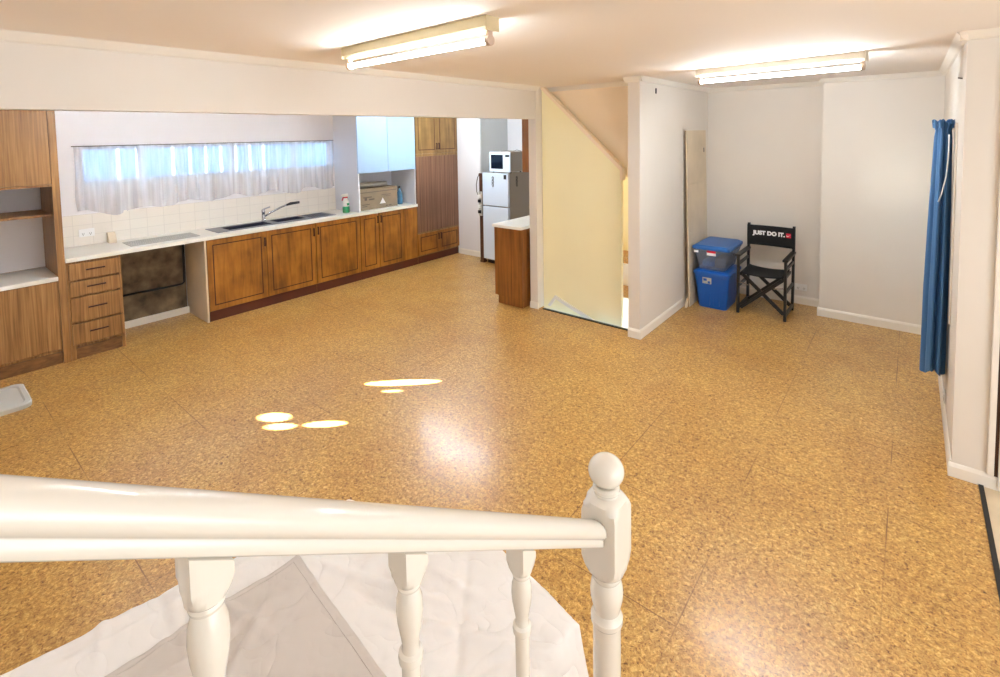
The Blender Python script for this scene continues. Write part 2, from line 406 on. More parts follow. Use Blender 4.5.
# stairwell
struct(MB().prism([(-3.10, -.9), (-2.175, -.9), (-2.175, 1.53), (-2.19, 1.56), (-3.10, 2.386)], 'y', 4.48, 4.52).build('wall_stair', 'yellow'))
c = MB(); c.prism([(-3.10, 2.380), (-2.18, 1.535), (-2.155, 1.535), (-2.155, 1.56), (-3.072, 2.40), (-3.10, 2.40)], 'y', 4.462, 4.53)
c.box(-2.18, -2.155, 4.462, 4.53, 1.44, 1.54)
struct(c.build('trim_3', 'pink'))
struct(MB().box(-3.075, XP-.112, 4.60, 4.66, 1.46, H).build('wall_stair_upper', 'pink'))
struct(MB().box(-3.3, XP-.112, 6.25, 6.35, -.9, H).build('wall_stair_far', 'yellow'))
struct(MB().box(-3.2, XP-.112, 4.53, 6.3, -.9, -.8).build('floor_stair', 'cork'))
s = MB(); s.box(-3.07, -2.02, 5.45, 6.24, -.8, -.06); s.box(-3.07, -2.02, 5.9, 6.24, -.06, .30)
s.box(-3.07, -2.02, 5.42, 5.45, -.8, -.06, 1); s.box(-3.07, -2.02, 5.88, 5.90, -.06, .22, 1)
struct(s.build('stair_flight_down', ['cork', 'trim']))
k = MB(); P2 = [(-3.04, .03), (-2.945, .155), (-2.45, -.02), (-2.45, -.06), (-2.94, .115), (-3.01, .02)]
struct(MB().prism(P2, 'y', 4.464, 4.485).build('trim_4', 'laminate'))

# baseboards: board with a small bead on top
def skirt(name, axis, a, b, at, out, h=.085, t=.014):
    m = MB()
    prof = [(at, 0), (at+out*t, 0), (at+out*t, h-.018), (at+out*t*.6, h-.006), (at+out*.004, h), (at, h)]
    m.prism(prof, 'y' if axis == 'y' else 'x', a, b) if axis == 'y' else m.prism(prof, 'x', a, b)
    return struct(m.build(name, 'trim'))
skirt('baseboard_partition', 'y', 4.28, 6.215, XP, 1)
skirt('baseboard_partition_end', 'x', XP-.112, XP+.014, 4.28, -1)
skirt('baseboard_back', 'x', XP, -.7, 6.215, -1)
skirt('baseboard_back_projection', 'x', -.714, XR, 5.93, -1)
skirt('baseboard_return', 'y', 5.93, 6.215, -.7, -1)
skirt('baseboard_right', 'y', 3.593, 5.93, XR, -1)
skirt('baseboard_entry', 'x', XR-.014, 2.2, 3.593, -1, h=.075)
skirt('baseboard_kitchen', 'x', XK, -5.11, 5.72, -1)
skirt('baseboard_pillar', 'x', -3.20, -3.09, 4.37, -1, h=.07)
# cornices
def cornice(name, axis, a, b, at, out, z=H, s=.045):
    prof = [(at, z), (at+out*s, z), (at+out*s*.85, z-s*.2), (at+out*s*.3, z-s*.85), (at, z-s)]
    return struct(MB().prism(prof, axis, a, b).build(name, 'trim'))
for i, q in enumerate([('y', YN, 4.40, XB, 1), ('x', -3.10, -2.0, 4.60, -1), ('x', XP-.112-.03, XP+.03, 4.28, -1), ('y', 4.25, 6.215, XP, 1),
                       ('x', XP, -.7, 6.215, -1), ('x', -.73, XR, 5.93, -1), ('y', 3.563, 5.93, XR, -1), ('x', XR-.03, 2.2, 3.593, -1)]):
    cornice('trim_%d' % (5+i), *q)

# kitchen window frame, glass
w = MB(); xa, xb = XW-.11, XW-.065
w.box(xa, xb, WY0, WY1, WZ0, WZ0+.03); w.box(xa, xb, WY0, WY1, WZ1-.03, WZ1)
for yy in (WY0, WY1-.03, 1.62, 2.55, 3.3): w.box(xa, xb, yy, yy+.03, WZ0+.03, WZ1-.03)
win = struct(w.build('window_1', 'trim'))
MB().box(xa+.02, xa+.025, WY0+.03, WY1-.03, WZ0+.03, WZ1-.03).build('pane', 'glass', win)
MB().box(XW-.06, XW+.003, WY0-.02, WY1+.005, WZ0-.022, WZ0).build('sill', 'trim', win)

# right-hand window: frame and an added mask, its holes cut to shape the floor sun patches
w = MB(); xa, xb = .27, .325
w.box(xa, xb, RY0, RY1, RZ0, RZ0+.04); w.box(xa, xb, RY0, RY1, RZ1-.04, RZ1); w.box(xa, xb, RY0, RY0+.04, RZ0+.04, RZ1-.04); w.box(xa, xb, RY1-.04, RY1, RZ0+.04, RZ1-.04)
win2 = struct(w.build('window_2', 'trim'))
XH = .30
def on_sun_mask(x, y):
    t = (XH - x)/SUN_DIR.x
    return (XH, y + SUN_DIR.y*t, SUN_DIR.z*t)
bm = bmesh.new(); edges = []
def loop(pts):
    vs = [bm.verts.new(p) for p in pts]
    for i in range(len(vs)): edges.append(bm.edges.new((vs[i], vs[(i+1) % len(vs)])))
loop([(XH, RY0+.04, RZ0+.04), (XH, RY1-.04, RZ0+.04), (XH, RY1-.04, RZ1-.04), (XH, RY0+.04, RZ1-.04)])
SPOTS = [(-3.0, 2.412, .285, .044, 42), (-2.965, 2.278, .070, .014, 42), (-3.325, 1.560, .108, .052, 33), (-3.185, 1.530, .098, .036, 40), (-2.975, 1.73, .135, .036, 42)]
for cx, cy, ra, rb, an in SPOTS:
    an = math.radians(an)
    loop([on_sun_mask(cx+ra*math.cos(t)*math.cos(an)-rb*math.sin(t)*math.sin(an), cy+ra*math.cos(t)*math.sin(an)+rb*math.sin(t)*math.cos(an)) for t in [2*PI*i/36 for i in range(36)]])
bmesh.ops.triangle_fill(bm, edges=edges, use_beauty=True)
sh = MB(); sh.bm.free(); sh.bm = bm
solid(sh.build('sun_mask', 'fence', win2), .003)

for nm, fr in (('added_window_3', ('x', -4.4, -.2)), ('added_window_4', ('y', -.3, 2.7))):  # frames and panes added on uncut walls, behind the fill lights
    m = MB(); ax, a, b = fr
    for (p, q, z0, z1) in ((a-.06, b+.06, .72, .78), (a-.06, b+.06, 2.12, 2.18), (a-.06, a, .78, 2.12), (b, b+.06, .78, 2.12)):
        m.box(p, q, YN, YN+.04, z0, z1) if ax == 'x' else m.box(2.16, 2.2, p, q, z0, z1)
    w = struct(m.build(nm, 'trim'))
    m = MB(); m.box(a, b, YN+.004, YN+.01, .78, 2.12) if ax == 'x' else m.box(2.19, 2.196, a, b, .78, 2.12)
    m.build('pane', 'glass', w)

# architrave and door leaf at the right edge
d = MB(); d.box(.345, .372, 3.572, 3.593, .075, 2.25, bev=.004)
struct(d.build('trim_20', 'trim'))
d = struct(MB().box(.387, 1.20, 3.566, 3.59, .02, 2.2, bev=.003).build('door_1', 'trim'))
MB().lathe([(.0, 0), (.022, .002), (.026, .03), (.02, .05), (.001, .055)], (1.10, 3.52, 1.0), 16).build('door_knob', 'chrome', d)
struct(MB().box(.372, .387, 3.585, 3.592, .02, 2.2).build('trim_21', 'darkwood'))  # dark strip standing in for shade in the gap beside the door

# stairs the camera stands on (below the frame)
s = MB()
for i in range(4): s.box(-.60, .30, YN+.9 if i == 3 else 1.0-.255*(i+1), 1.0-.255*i, 0, .175*(i+1))
struct(s.build('stair_flight', 'cork'))

# outside the kitchen window
struct(MB().box(-9.5, -6.32, -1, 7, -.1, -.02).build('ground_outside', 'ground'))
fn = thing('timber_fence', 'blue-grey vertical board fence seen through the kitchen window with bright gaps', 'fence', (-6.75, 2.6, -.02))
gaps = [1.574, 1.754, 2.105, 2.285, 2.46, 2.637, 2.819, 2.996, 3.177]
ys = [.6] + gaps + [3.4, 3.65, 3.9, 4.2, 4.6]
for a, b in zip(ys, ys[1:]):
    g = .017 if b in gaps else .001; ga = .017 if a in gaps else .001
    MB().box(-6.76, -6.74, a+ga, b-g, -.02, 2.05).build('board', 'fence', fn)
for z in (.5, 1.35): MB().box(-6.80, -6.762, .6, 4.6, z, z+.07).build('rail', 'fence', fn)

# ------------------------------------------------------------------ kitchen: left run
def pull_v(m, x, y, z0, z1):
    m.box(x+.012, x+.022, y-.008, y+.008, z0, z1, bev=.003); m.box(x, x+.013, y-.004, y+.004, z0+.004, z0+.014); m.box(x, x+.013, y-.004, y+.004, z1-.014, z1-.004)
def pull_h(m, x, z, y0, y1):
    m.box(x+.012, x+.020, y0, y1, z-.006, z+.006, bev=.002); m.box(x, x+.013, y0+.004, y0+.014, z-.004, z+.004); m.box(x, x+.013, y1-.014, y1-.004, z-.004, z+.004)

t = thing('tall_cabinet', 'tall teak-veneer cabinet at the left edge with upper door, open niche and lower door', 'cabinet', (-5.85, .2, 0))
m = MB(); m.box(XW+.002, XK+.004, .838, .888, 0, H-.002); m.box(XW+.002, XK, -.46, -.42, 0, H-.002); m.box(XW+.002, XW+.012, -.42, .838, .1, H-.002)
m.box(XW+.012, XK, -.42, .838, 1.528, 1.545); m.box(XW+.012, XK-.03, -.42, .838, 2.18, H-.002); m.box(XW+.012, XK-.03, -.42, .838, .10, .118)
m.build('carcass', 'teak', t)
MB().box(XW+.0125, XW+.016, -.419, .837, .76, 1.527).build('niche_back', 'wallcool', t)
MB().box(XW+.0165, XK-.06, -.419, .837, 1.272, 1.290).build('shelf', 'teak', t)
MB().box(XW+.0165, XK+.012, -.419, .837, .722, .757, bev=.004).build('bench_top', 'laminate', t)
for y0, y1 in ((-.418, .206), (.210, .836)):
    d = MB().box(XK-.018, XK+.001, y0, y1, 1.548, 2.178, bev=.002).build('door', 'teak', t)
for y0, y1 in ((-.418, .206), (.210, .836)):
    d = MB().box(XK-.018, XK+.001, y0, y1, .130, .718, bev=.002).build('door', 'teak', t)
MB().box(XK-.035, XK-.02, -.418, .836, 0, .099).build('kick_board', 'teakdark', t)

t = thing('drawer_unit', 'bank of four teak drawers under the left end of the worktop', 'cabinet', (-5.85, 1.09, 0))
m = MB(); m.box(XW+.01, XK-.001, .890, .925, 0, .862); m.box(XW+.01, XK-.001, 1.255, 1.279, 0, .862); m.box(XW+.01, XK-.02, .925, 1.255, .10, .118)
for z in (.688, .545, .316, .118, .845): m.box(XK-.05, XK-.026, .925, 1.255, z-.006, z+.012)
m.box(XW+.01, XW+.02, .925, 1.255, .118, .85)
m.build('carcass', 'teak', t)
for z0, z1 in ((.702, .842), (.559, .686), (.330, .543), (.133, .314)):
    d = MB().box(XK-.0005, XK+.014, .905, 1.268, z0, z1, bev=.003).build('drawer', 'teak', t)
    h = MB(); pull_h(h, XK+.014, (z0+z1)/2+.01, 1.02, 1.155); h.build('handle', 'handle', d)
MB().box(XK-.03, XK-.012, .925, 1.255, 0, .098).build('kick_board', 'teakdark', t)

# bare recess between drawers and sink cupboard
struct(MB().box(XW+.002, XW+.03, 1.281, 1.97, .07, .88).build('wall_lining', 'rough'))
struct(MB().box(XW+.002, XW+.05, 1.281, 1.985, 0, .07).build('trim_22', 'trim'))
pp = MB(); pp.tube([(XW+.055, 1.285, .345), (XW+.055, 1.92, .335), (XW+.055, 1.945, .355), (XW+.055, 1.95, .86)], .011, 12)
tag(pp.build('drain_pipe', 'blackp'), 'black pipe running across the bare board recess under the worktop', 'pipe')

def panel_door(t, y0, y1, z0, z1, material, x=XK, hside=None, hz=None, inset=.052):
    m = MB(); m.box(x-.018, x+.002, y0, y1, z0, z1, bev=.003)
    g = .011; a, b, c_, d_ = y0+inset, y1-inset, z0+inset, z1-inset
    for q in ((a, b, d_-g, d_), (a, b, c_, c_+g), (a, a+g, c_, d_), (b-g, b, c_, d_)): m.box(x+.0015, x+.0032, *q, m=1)
    m.box(x+.0010, x+.0030, a+g+.004, b-g-.004, c_+g+.004, d_-g-.004)
    d = m.build('door', [material, 'groove'], t)
    if hside:
        h = MB(); yy = y1-.022 if hside == 'r' else y0+.022
        pull_v(h, x+.002, yy, hz-.05, hz+.05); h.build('handle', 'handle', d)
    return d
def base_unit(label, y0, y1, doors, end_panel=False, filler=None):
    t = thing('base_cabinet', label, 'cabinet', (-5.87, (y0+y1)/2, 0), 'honey-stained base cabinets')
    m = MB(); m.box(XW+.01, XK-.02, y0+.001, y0+.017, 0, .863); m.box(XW+.01, XK-.02, y1-.017, y1-.001, 0, .863); m.box(XW+.01, XK-.02, y0+.017, y1-.017, .105, .121)
    m.box(XW+.01, XW+.018, y0+.017, y1-.017, .121, .863); m.box(XK-.04, XK-.02, y0+.017, y1-.017, .83, .863)
    m.build('carcass', 'honey', t)
    if end_panel: MB().box(XW+.01, XK-.001, y0-.018, y0-.0005, 0, .863).build('end_panel', 'board', t)
    for a, b, side, hz in doors: panel_door(t, a, b, .112, .858, 'honey', XK, side, hz)
    if filler: MB().box(XK-.018, XK+.002, filler[0], filler[1], .112, .858, bev=.002).build('filler_panel', 'honey', t)
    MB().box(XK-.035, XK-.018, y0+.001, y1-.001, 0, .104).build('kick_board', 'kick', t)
    return t
base_unit('double-door honey-stained base cabinet below the sink bowls, bare panel on its left end', 2.0, 3.222, [(2.004, 2.618, 'r', .745), (2.624, 3.216, 'r', .755)], True)
base_unit('single-door honey-stained base cabinet below the sink drainer, handle on its left', 3.224, 3.862, [(3.23, 3.856, 'l', .765)])
base_unit('honey-stained base cabinet below the cardboard box, a narrow and a wide door', 3.864, 4.846, [(3.868, 4.158, 'r', .775), (4.168, 4.59, 'l', .775)], False, (4.597, 4.843))

# worktop: slab with cut-outs left for sink bowls
t = thing('worktop', 'long white laminate worktop running from the tall cabinet to the pantry', 'worktop', (-5.86, 2.86, .864))
SB = [(-5.985, -5.755, 2.30, 2.78), (-6.00, -5.79, 2.86, 3.22)]
xf, xbk = XK+.018, XW+.001
m = MB()
m.box(xbk, xf, .890, SB[0][2], .864, .900); m.box(xbk, xf, SB[0][3], SB[1][2], .864, .900); m.box(xbk, xf, SB[1][3], 4.846, .864, .900)
for x0, x1, y0, y1 in SB: m.box(x1, xf, y0, y1, .864, .900); m.box(xbk, x0, y0, y1, .864, .900)
m.build('slab', 'laminate', t)
# tiled splashback
m = MB(); m.box(XW+.0005, XW+.007, .890, 3.86, .901, 1.20)
struct(m.build('wall_splashback', tile_mat()))
# sink
t = thing('sink', 'dark steel double-bowl sink with drainers set into the white worktop', 'sink', (-5.9, 2.85, .90))
m = MB()
def rim(x0, x1, y0, y1, z0, z1): m.box(x0, x1, y0, y1, z0, z1)
X0, X1, Y0, Y1 = -6.045, -5.70, 2.16, 3.585
def sx(y, edge): return edge
rim(X0, X1, Y0, SB[0][2], .9005, .905); rim(X0, X1, SB[0][3], SB[1][2], .9005, .905); rim(X0, X1, SB[1][3], Y1, .9005, .905)
for x0, x1, y0, y1 in SB: rim(x1, X1, y0, y1, .9005, .905); rim(X0, x0, y0, y1, .9005, .905)
for i in range(8): m.box(X0+.05+i*.034, X0+.06+i*.034, SB[1][3]+.05, Y1-.05, .905, .909)
m.build('rim', 'rimsteel', t)
for x0, x1, y0, y1 in SB:
    m = MB(); b = .004
    m.box(x0, x1, y0, y1, .755, .760); m.box(x0, x0+b, y0, y1, .76, .904); m.box(x1-b, x1, y0, y1, .76, .904); m.box(x0+b, x1-b, y0, y0+b, .76, .904); m.box(x0+b, x1-b, y1-b, y1, .76, .904)
    m.lathe([(.001, 0), (.035, 0), (.038, .003), (.001, .003)], ((x0+x1)/2, (y0+y1)/2, .7605), 16)
    m.build('bowl', 'sink', t)
tp = thing('tap', 'chrome mixer tap with raised spout and black tip behind the sink', 'tap', (-5.99, 2.80, .905))
tp.location = (-6.02, 2.80, .9052)
bx, by = -6.02, 2.80
MB().lathe([(.026, 0), (.026, .008), (.020, .012), (.020, .10), (.022, .105), (.022, .135), (.012, .145), (.001, .146)], (bx, by, .9052), 20).build('body', 'chrome', tp)
MB().tube([(bx, by+.015, .96), (bx+.02, by+.08, 1.0), (bx+.05, by+.20, 1.055), (bx+.06, by+.27, 1.075)], .011, 12).build('spout', 'chrome', tp)
MB().tube([(bx+.06, by+.265, 1.073), (bx+.066, by+.31, 1.085), (bx+.075, by+.42, 1.09)], .016, 12, rads=[.012, .018, .016]).build('spray_head', 'blackp', tp)
MB().bar((bx, by, 1.045), (bx+.05, by+.06, 1.075), .016, .008, (0, 0, 1)).build('lever', 'chrome', tp)

# vent grille in the worktop
m = MB(); gx0, gx1, gy0, gy1 = -5.965, -5.69, 1.385, 1.985
m.box(gx0, gx1, gy0, gy0+.015, .9005, .906); m.box(gx0, gx1, gy1-.015, gy1, .9005, .906); m.box(gx0, gx0+.015, gy0+.015, gy1-.015, .9005, .906); m.box(gx1-.015, gx1, gy0+.015, gy1-.015, .9005, .906)
n = 30
for i in range(n):
    y = gy0+.03+i*(gy1-gy0-.06)/(n-1); m.box(gx0+.015, gx1-.015, y-.004, y+.004, .9005, .905)
for xx in (gx0+.09, gx0+.18): m.box(xx-.004, xx+.004, gy0+.015, gy1-.015, .9005, .9045)
tag(m.build('vent_grille', 'lightsteel'), 'grey ribbed vent grille lying in the worktop left of the sink', 'grille')

def outlet(label, c, axis, out, w=.115, h=.07):
    t = thing('power_outlet', label, 'power outlet', c)
    x, y, z = c
    def bx(m, a0, a1, d0, d1, z0, z1, bev=0):
        d0, d1 = sorted((d0*out, d1*out))
        if axis == 'x': m.box(x+d0, x+d1, y+a0, y+a1, z+z0, z+z1, bev=bev)
        else: m.box(x+a0, x+a1, y+d0, y+d1, z+z0, z+z1, bev=bev)
        return m
    bx(MB(), -w/2, w/2, .0005, .009, 0, h, .002).build('plate', 'bottlew', t)
    for s in (-.028, .028):
        bx(MB(), s-.006, s+.006, .009, .012, h*.68, h*.86).build('switch', 'bottlew', t)
        m = MB(); bx(m, s-.008, s-.005, .0089, .0095, h*.3, h*.5); bx(m, s+.005, s+.008, .0089, .0095, h*.3, h*.5); bx(m, s-.0015, s+.0015, .0089, .0095, h*.14, h*.3)
        m.build('socket_slot', 'printgrey', t)
outlet('white double power outlet on the tiled splashback at the left end', (XW+.007, 1.15, .985), 'x', 1, .12, .075)
outlet('white double power outlet low on the wall behind the black chair', (-.90, 6.215, .15), 'y', -1)
outlet('small white power outlet low on the right wall in front of the curtain', (XR, 4.33, .10), 'x', -1, .10, .06)
m = MB(); m.prism([(-6.13, .901), (-6.04, .901), (-6.04, .93), (-6.085, 1.0), (-6.13, 1.0)], 'y', 1.30, 1.36)
tag(m.build('timber_offcut', 'board'), 'small beige offcut block standing on the worktop against the tiles', 'block')

# sheer net curtain on its wire
t = thing('net_curtain', 'long sheer white net curtain hanging across the kitchen window', 'curtain', (XW+.03, 2.46, 1.15))
def net(u, v):
    y = 1.085 + u*2.745
    hem = 1.225 + .035*noise.noise((u*7, 3, 0)) + .045*math.sin(u*37+1) * (.4+.6*abs(noise.noise((u*5, 9, 0)))) - .045*max(0, 1-abs(u-.12)/.10)
    z = 1.852 + (hem-1.852)*v
    amp = .010 + .020*v
    xo = amp*(.9*math.sin(u*118+2.4*math.sin(u*19)) + .5*math.sin(u*61+1.3+v*1.2))
    return (XW+.045 + xo, y + .02*v*noise.noise((u*11, 5, v*2)), z)
MB().grid(net, 260, 18).build('net', 'sheer', t)
MB().tube([(XW+.045, 1.07, 1.856), (XW+.045, 3.835, 1.856)], .004, 8).build('curtain_wire', 'printgrey', t)

# ------------------------------------------------------------------ hutch
HX = -5.60
t = thing('wall_hutch', 'pale blue two-door upper cabinet standing on the worktop with an open niche', 'cabinet', (-5.9, 4.35, .9005))
m = MB(); m.box(XW+.002, HX-.018, 3.862, 3.882, .9005, H-.002); m.box(XW+.002, HX-.018, 4.826, 4.844, .9005, H-.002); m.box(XW+.002, XW+.01, 3.882, 4.826, .9005, H-.002)
m.box(XW+.01, HX-.018, 3.882, 4.826, 1.415, 1.433); m.box(XW+.01, HX-.018, 3.882, 4.826, 2.25, 2.268)
m.box(HX-.018, HX, 3.862, 3.884, .9005, 1.413); m.box(HX-.018, HX, 4.824, 4.844, .9005, 1.413)
m.build('carcass', 'hutchin', t)
for y0, y1 in ((3.863, 4.352), (4.355, 4.844)): MB().box(HX-.017, HX+.001, y0, y1, 1.414, 2.25, bev=.002).build('door', 'hutch', t)

t = thing('cardboard_box', 'brown cardboard carton with printed sides in the niche under the pale blue cabinet', 'box', (-5.82, 4.27, .901))
m = MB(); x0, x1, y0, y1, z0, z1 = -6.05, -5.70, 3.94, 4.58, .901, 1.185
m.box(x0, x1, y0, y1, z0, z1, bev=.004); m.box(x0, x1, y0-.001, y1+.001, z1-.002, z1+.001); m.box(x0+.17, x0+.176, y0, y1, z1+.001, z1+.003, m=1)
m.box(x1, x1+.002, y0+.01, y1-.02, z1-.05, z1-.04, m=1)
for (a, b, c, d) in ((.06, .20, .165, .18), (.08, .12, .13, .165), (.15, .24, .13, .15), (.04, .16, .07, .08), (.04, .12, .045, .055), (.36, .52, .18, .188), (.40, .52, .16, .166), (.43, .47, .02, .035), (.48, .53, .02, .035)):
    m.box(x1, x1+.0012, y0+a, y0+b, z0+c, z0+d, m=1)
m.build('carton', ['cardboard', 'printgrey'], t)
MB().prism([(4.27, .965), (4.37, .965), (4.32, 1.045)], 'x', x1+.0005, x1+.002).build('triangle_label', 'white', t)
m = MB(); m.tube([(-5.98, 3.93, 1.223), (-5.9, 4.1, 1.226), (-5.88, 4.3, 1.224), (-5.85, 4.50, 1.222)], .034, 14, rads=[.03, .034, .036, .033])
tag(m.build('paper_roll', 'paper'), 'rolled grey paper lying on top of the cardboard box', 'paper roll')
t = thing('bottle', 'small blue bottle standing right of the cardboard box in the niche', 'bottle', (-5.80, 4.70, .901))
MB().lathe([(.001, 0), (.04, .001), (.042, .01), (.042, .16), (.02, .20), (.014, .21), (.014, .235)], (-5.80, 4.70, .901), 18).build('body', 'bluebot', t)
MB().lathe([(.017, 0), (.017, .03), (.001, .032)], (-5.80, 4.70, 1.1365), 14).build('cap', 'blackp', t)
t = thing('spray_bottle', 'white and green spray bottle with red trigger on the worktop', 'bottle', (-5.76, 3.77, .9005))
c = (-5.76, 3.77, .9005)
MB().lathe([(.001, 0), (.042, .001), (.046, .012), (.045, .075), (.038, .085)], c, 20).build('base', 'green', t)
MB().lathe([(.0375, .0855), (.044, .09), (.041, .14), (.022, .185), (.015, .195), (.015, .21)], c, 20).build('body', 'bottlew', t)
m = MB(); m.box(c[0]-.016, c[0]+.016, c[1]-.05, c[1]+.03, c[2]+.212, c[2]+.25, bev=.006); m.box(c[0]-.008, c[0]+.008, c[1]-.065, c[1]-.05, c[2]+.225, c[2]+.243)
m.build('spray_head', 'bottlew', t)
m = MB(); m.bar((c[0], c[1]-.035, c[2]+.212), (c[0], c[1]-.055, c[2]+.165), .012, .01, (1, 0, 0)); m.box(c[0]-.0165, c[0]+.0172, c[1]-.02, c[1]+.02, c[2]+.195, c[2]+.2115, bev=.002); m.build('trigger', 'pinkred', t)
m = MB(); m.box(c[0]+.030, c[0]+.0445, c[1]-.012, c[1]+.02, c[2]+.10, c[2]+.13, bev=.002); m.build('label_patch', 'green', t)

# ------------------------------------------------------------------ pantry
t = thing('pantry_cupboard', 'tall pantry cupboard with khaki doors above and below a brown ribbed panel', 'cabinet', (-5.87, 5.28, 0))
PY0, PY1 = 4.85, 5.715
m = MB(); m.box(XW+.002, XK-.02, PY0, PY0+.018, 0, H-.002); m.box(XW+.002, XK-.02, PY1-.018, PY1, 0, H-.002); m.box(XW+.002, XW+.01, PY0+.018, PY1-.018, .1, H-.002)
m.box(XK-.04, XK-.002, PY0, PY1, 1.592, 1.628); m.box(XK-.04, XK-.002, PY0, PY1, .445, .462); m.box(XW+.01, XK-.02, PY0+.018, PY1-.018, .105, .121); m.box(XK-.04, XK-.002, PY0+.018, PY1-.018, 2.36, H-.002)
m.build('carcass', 'khaki', t)
ymid = (PY0+PY1)/2
for z0, z1, mm, hz in ((1.632, 2.356, 'khaki', 1.735), (.125, .443, 'honey', .36)):
    panel_door(t, PY0+.002, ymid-.001, z0, z1, mm, XK, 'r', hz, .05); panel_door(t, ymid+.001, PY1-.002, z0, z1, mm, XK, 'l', hz, .05)
m = MB(); m.box(XK-.018, XK+.001, PY0+.002, PY1-.002, .464, 1.590)
for i in range(1, 9): y = PY0+.002+i*(PY1-PY0-.004)/9; m.box(XK+.0005, XK+.0016, y-.0025, y+.0025, .464, 1.590, m=1)
m.build('front_panel', ['ribbed', 'darkwood'], t)
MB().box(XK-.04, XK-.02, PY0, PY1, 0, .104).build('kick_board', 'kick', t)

# ------------------------------------------------------------------ fridge corner
FX0, FX1, FY0, FY1 = -4.862, -4.382, 5.48, 6.06
t = thing('refrigerator', 'white two-door refrigerator with grey side standing in the kitchen recess', 'refrigerator', ((FX0+FX1)/2, 5.75, 0))
MB().box(FX0+.004, FX1, FY0+.05, FY1, .05, 1.345, bev=.006).build('body', 'fridgeside', t)
MB().box(FX0, FX1-.002, FY0, FY0+.045, .868, 1.345, bev=.008).build('freezer_door', 'enamel', t)
MB().box(FX0, FX1-.002, FY0, FY0+.045, .075, .855, bev=.008).build('fridge_door', 'enamel', t)
MB().box(FX0+.03, FX1-.03, FY0+.06, FY1-.05, 0, .049).build('plinth', 'blackp', t)
MB().box(FX1-.075, FX1-.03, FY0-.004, FY0-.0005, 1.262, 1.325, bev=.001).build('badge', 'blackp', t)
def squiggle(o, ax, n=3):
    m = MB()
    for k in range(n):
        pts = []
        for i in range(26):
            a = i*.55 + k*2; r = .018+.007*math.sin(i*.9+k)
            p = (r*math.cos(a)*(.8), .045*(1-k)+r*math.sin(a)*1.3)
            pts.append((o[0]+p[0], o[1], o[2]+p[1]) if ax == 'y' else (o[0], o[1]+p[0], o[2]+p[1]))
        m.tube(pts, .0022, 6)
    return m
tag(squiggle((-4.66, FY0-.0030, 1.22), 'y').build('wire_magnet', 'printgrey'), 'dark looped wire magnet stuck on the front of the white freezer door', 'magnet')
tag(squiggle((FX1+.003, 5.68, 1.22), 'x').build('wire_magnet', 'blackp'), 'black looped wire magnet stuck on the grey refrigerator side', 'magnet')

t = thing('microwave', 'white microwave oven with dark window on top of the refrigerator', 'microwave', (-4.54, 5.68, 1.347))
mx0, mx1, my0, my1, mz0, mz1 = -4.735, -4.355, 5.50, 5.82, 1.362, 1.648
MB().box(mx0, mx1, my0+.022, my1, mz0, mz1, bev=.006).build('body', 'fridgeside', t)
MB().box(mx0, mx1-.10, my0, my0+.021, mz0, mz1, bev=.006).build('door', 'enamel', t)
MB().box(mx0+.03, mx1-.13, my0-.002, my0-.0003, mz0+.045, mz1-.04).build('window', 'screen', t)
MB().box(mx1-.099, mx1, my0, my0+.021, mz0, mz1, bev=.004).build('control_panel', 'enamel', t)
MB().box(mx1-.085, mx1-.015, my0-.002, my0-.0003, mz1-.07, mz1-.04).build('display', 'screen', t)
for x in (mx0+.03, mx1-.03):
    for y in (my0+.05, my1-.04): MB().lathe([(.014, 0), (.014, .0145)], (x, y, 1.3473), 10).build('foot', 'blackp', t)
m = MB(); m.tube([(-4.60, 5.60, 1.652), (-4.52, 5.62, 1.662), (-4.45, 5.70, 1.654), (-4.40, 5.72, 1.67), (-4.37, 5.78, 1.653)], .0035, 8); m.build('power_cord', 'printgrey', t)

t = thing('timber_board', 'narrow dark timber board standing upright between white wall and refrigerator', 'board', (-4.92, 5.7, 0))
MB().box(-4.945, -4.882, 5.50, 5.55, 0.03, 1.33, bev=.003).build('upright', 'darkwood', t)
MB().box(-4.95, -4.876, 5.50, 5.57, 0, .03).build('foot', 'darkwood', t)
t = thing('power_strip', 'grey power strip with plugs fixed to the dark timber board by the refrigerator', 'power strip', (-4.91, 5.49, .72))
MB().box(-4.942, -4.885, 5.478, 5.4995, .70, 1.06, bev=.004).build('housing', 'paper', t)
for z, c in ((.74, 'blackp'), (.82, 'bottlew'), (.90, 'blackp'), (.97, 'bottlew')): MB().box(-4.934, -4.893, 5.448, 5.4775, z, z+.045, bev=.004).build('plug', c, t)
m = MB(); m.tube([(-4.925, 5.46, .99), (-4.95, 5.45, 1.06), (-4.975, 5.47, 1.16), (-4.99, 5.52, 1.27), (-4.985, 5.56, 1.30)], .006, 8)
m.lathe([(.018, 0), (.02, .01), (.016, .035), (.004, .04)], (-4.985, 5.56, 1.285), 10)
tag(m.build('power_lead', 'printgrey'), 'grey lead hanging in a curve beside the dark timber board', 'cord')

t = thing('upper_cupboard', 'dark red-brown cupboard hung high beside the microwave', 'cabinet', (-3.42, 5.1, 1.445))
m = MB(); m.box(-3.595, -3.237, 4.80, 4.818, 1.445, H-.002); m.box(-3.595, -3.237, 5.38, 5.40, 1.445, H-.002); m.box(-3.595, -3.237, 4.818, 5.38, 1.445, 1.463); m.box(-3.247, -3.237, 4.818, 5.38, 1.463, H-.002)
m.build('carcass', 'redwood', t)
MB().box(-3.613, -3.596, 4.80, 5.40, 1.445, 2.38, bev=.002).build('door', 'redwood', t)

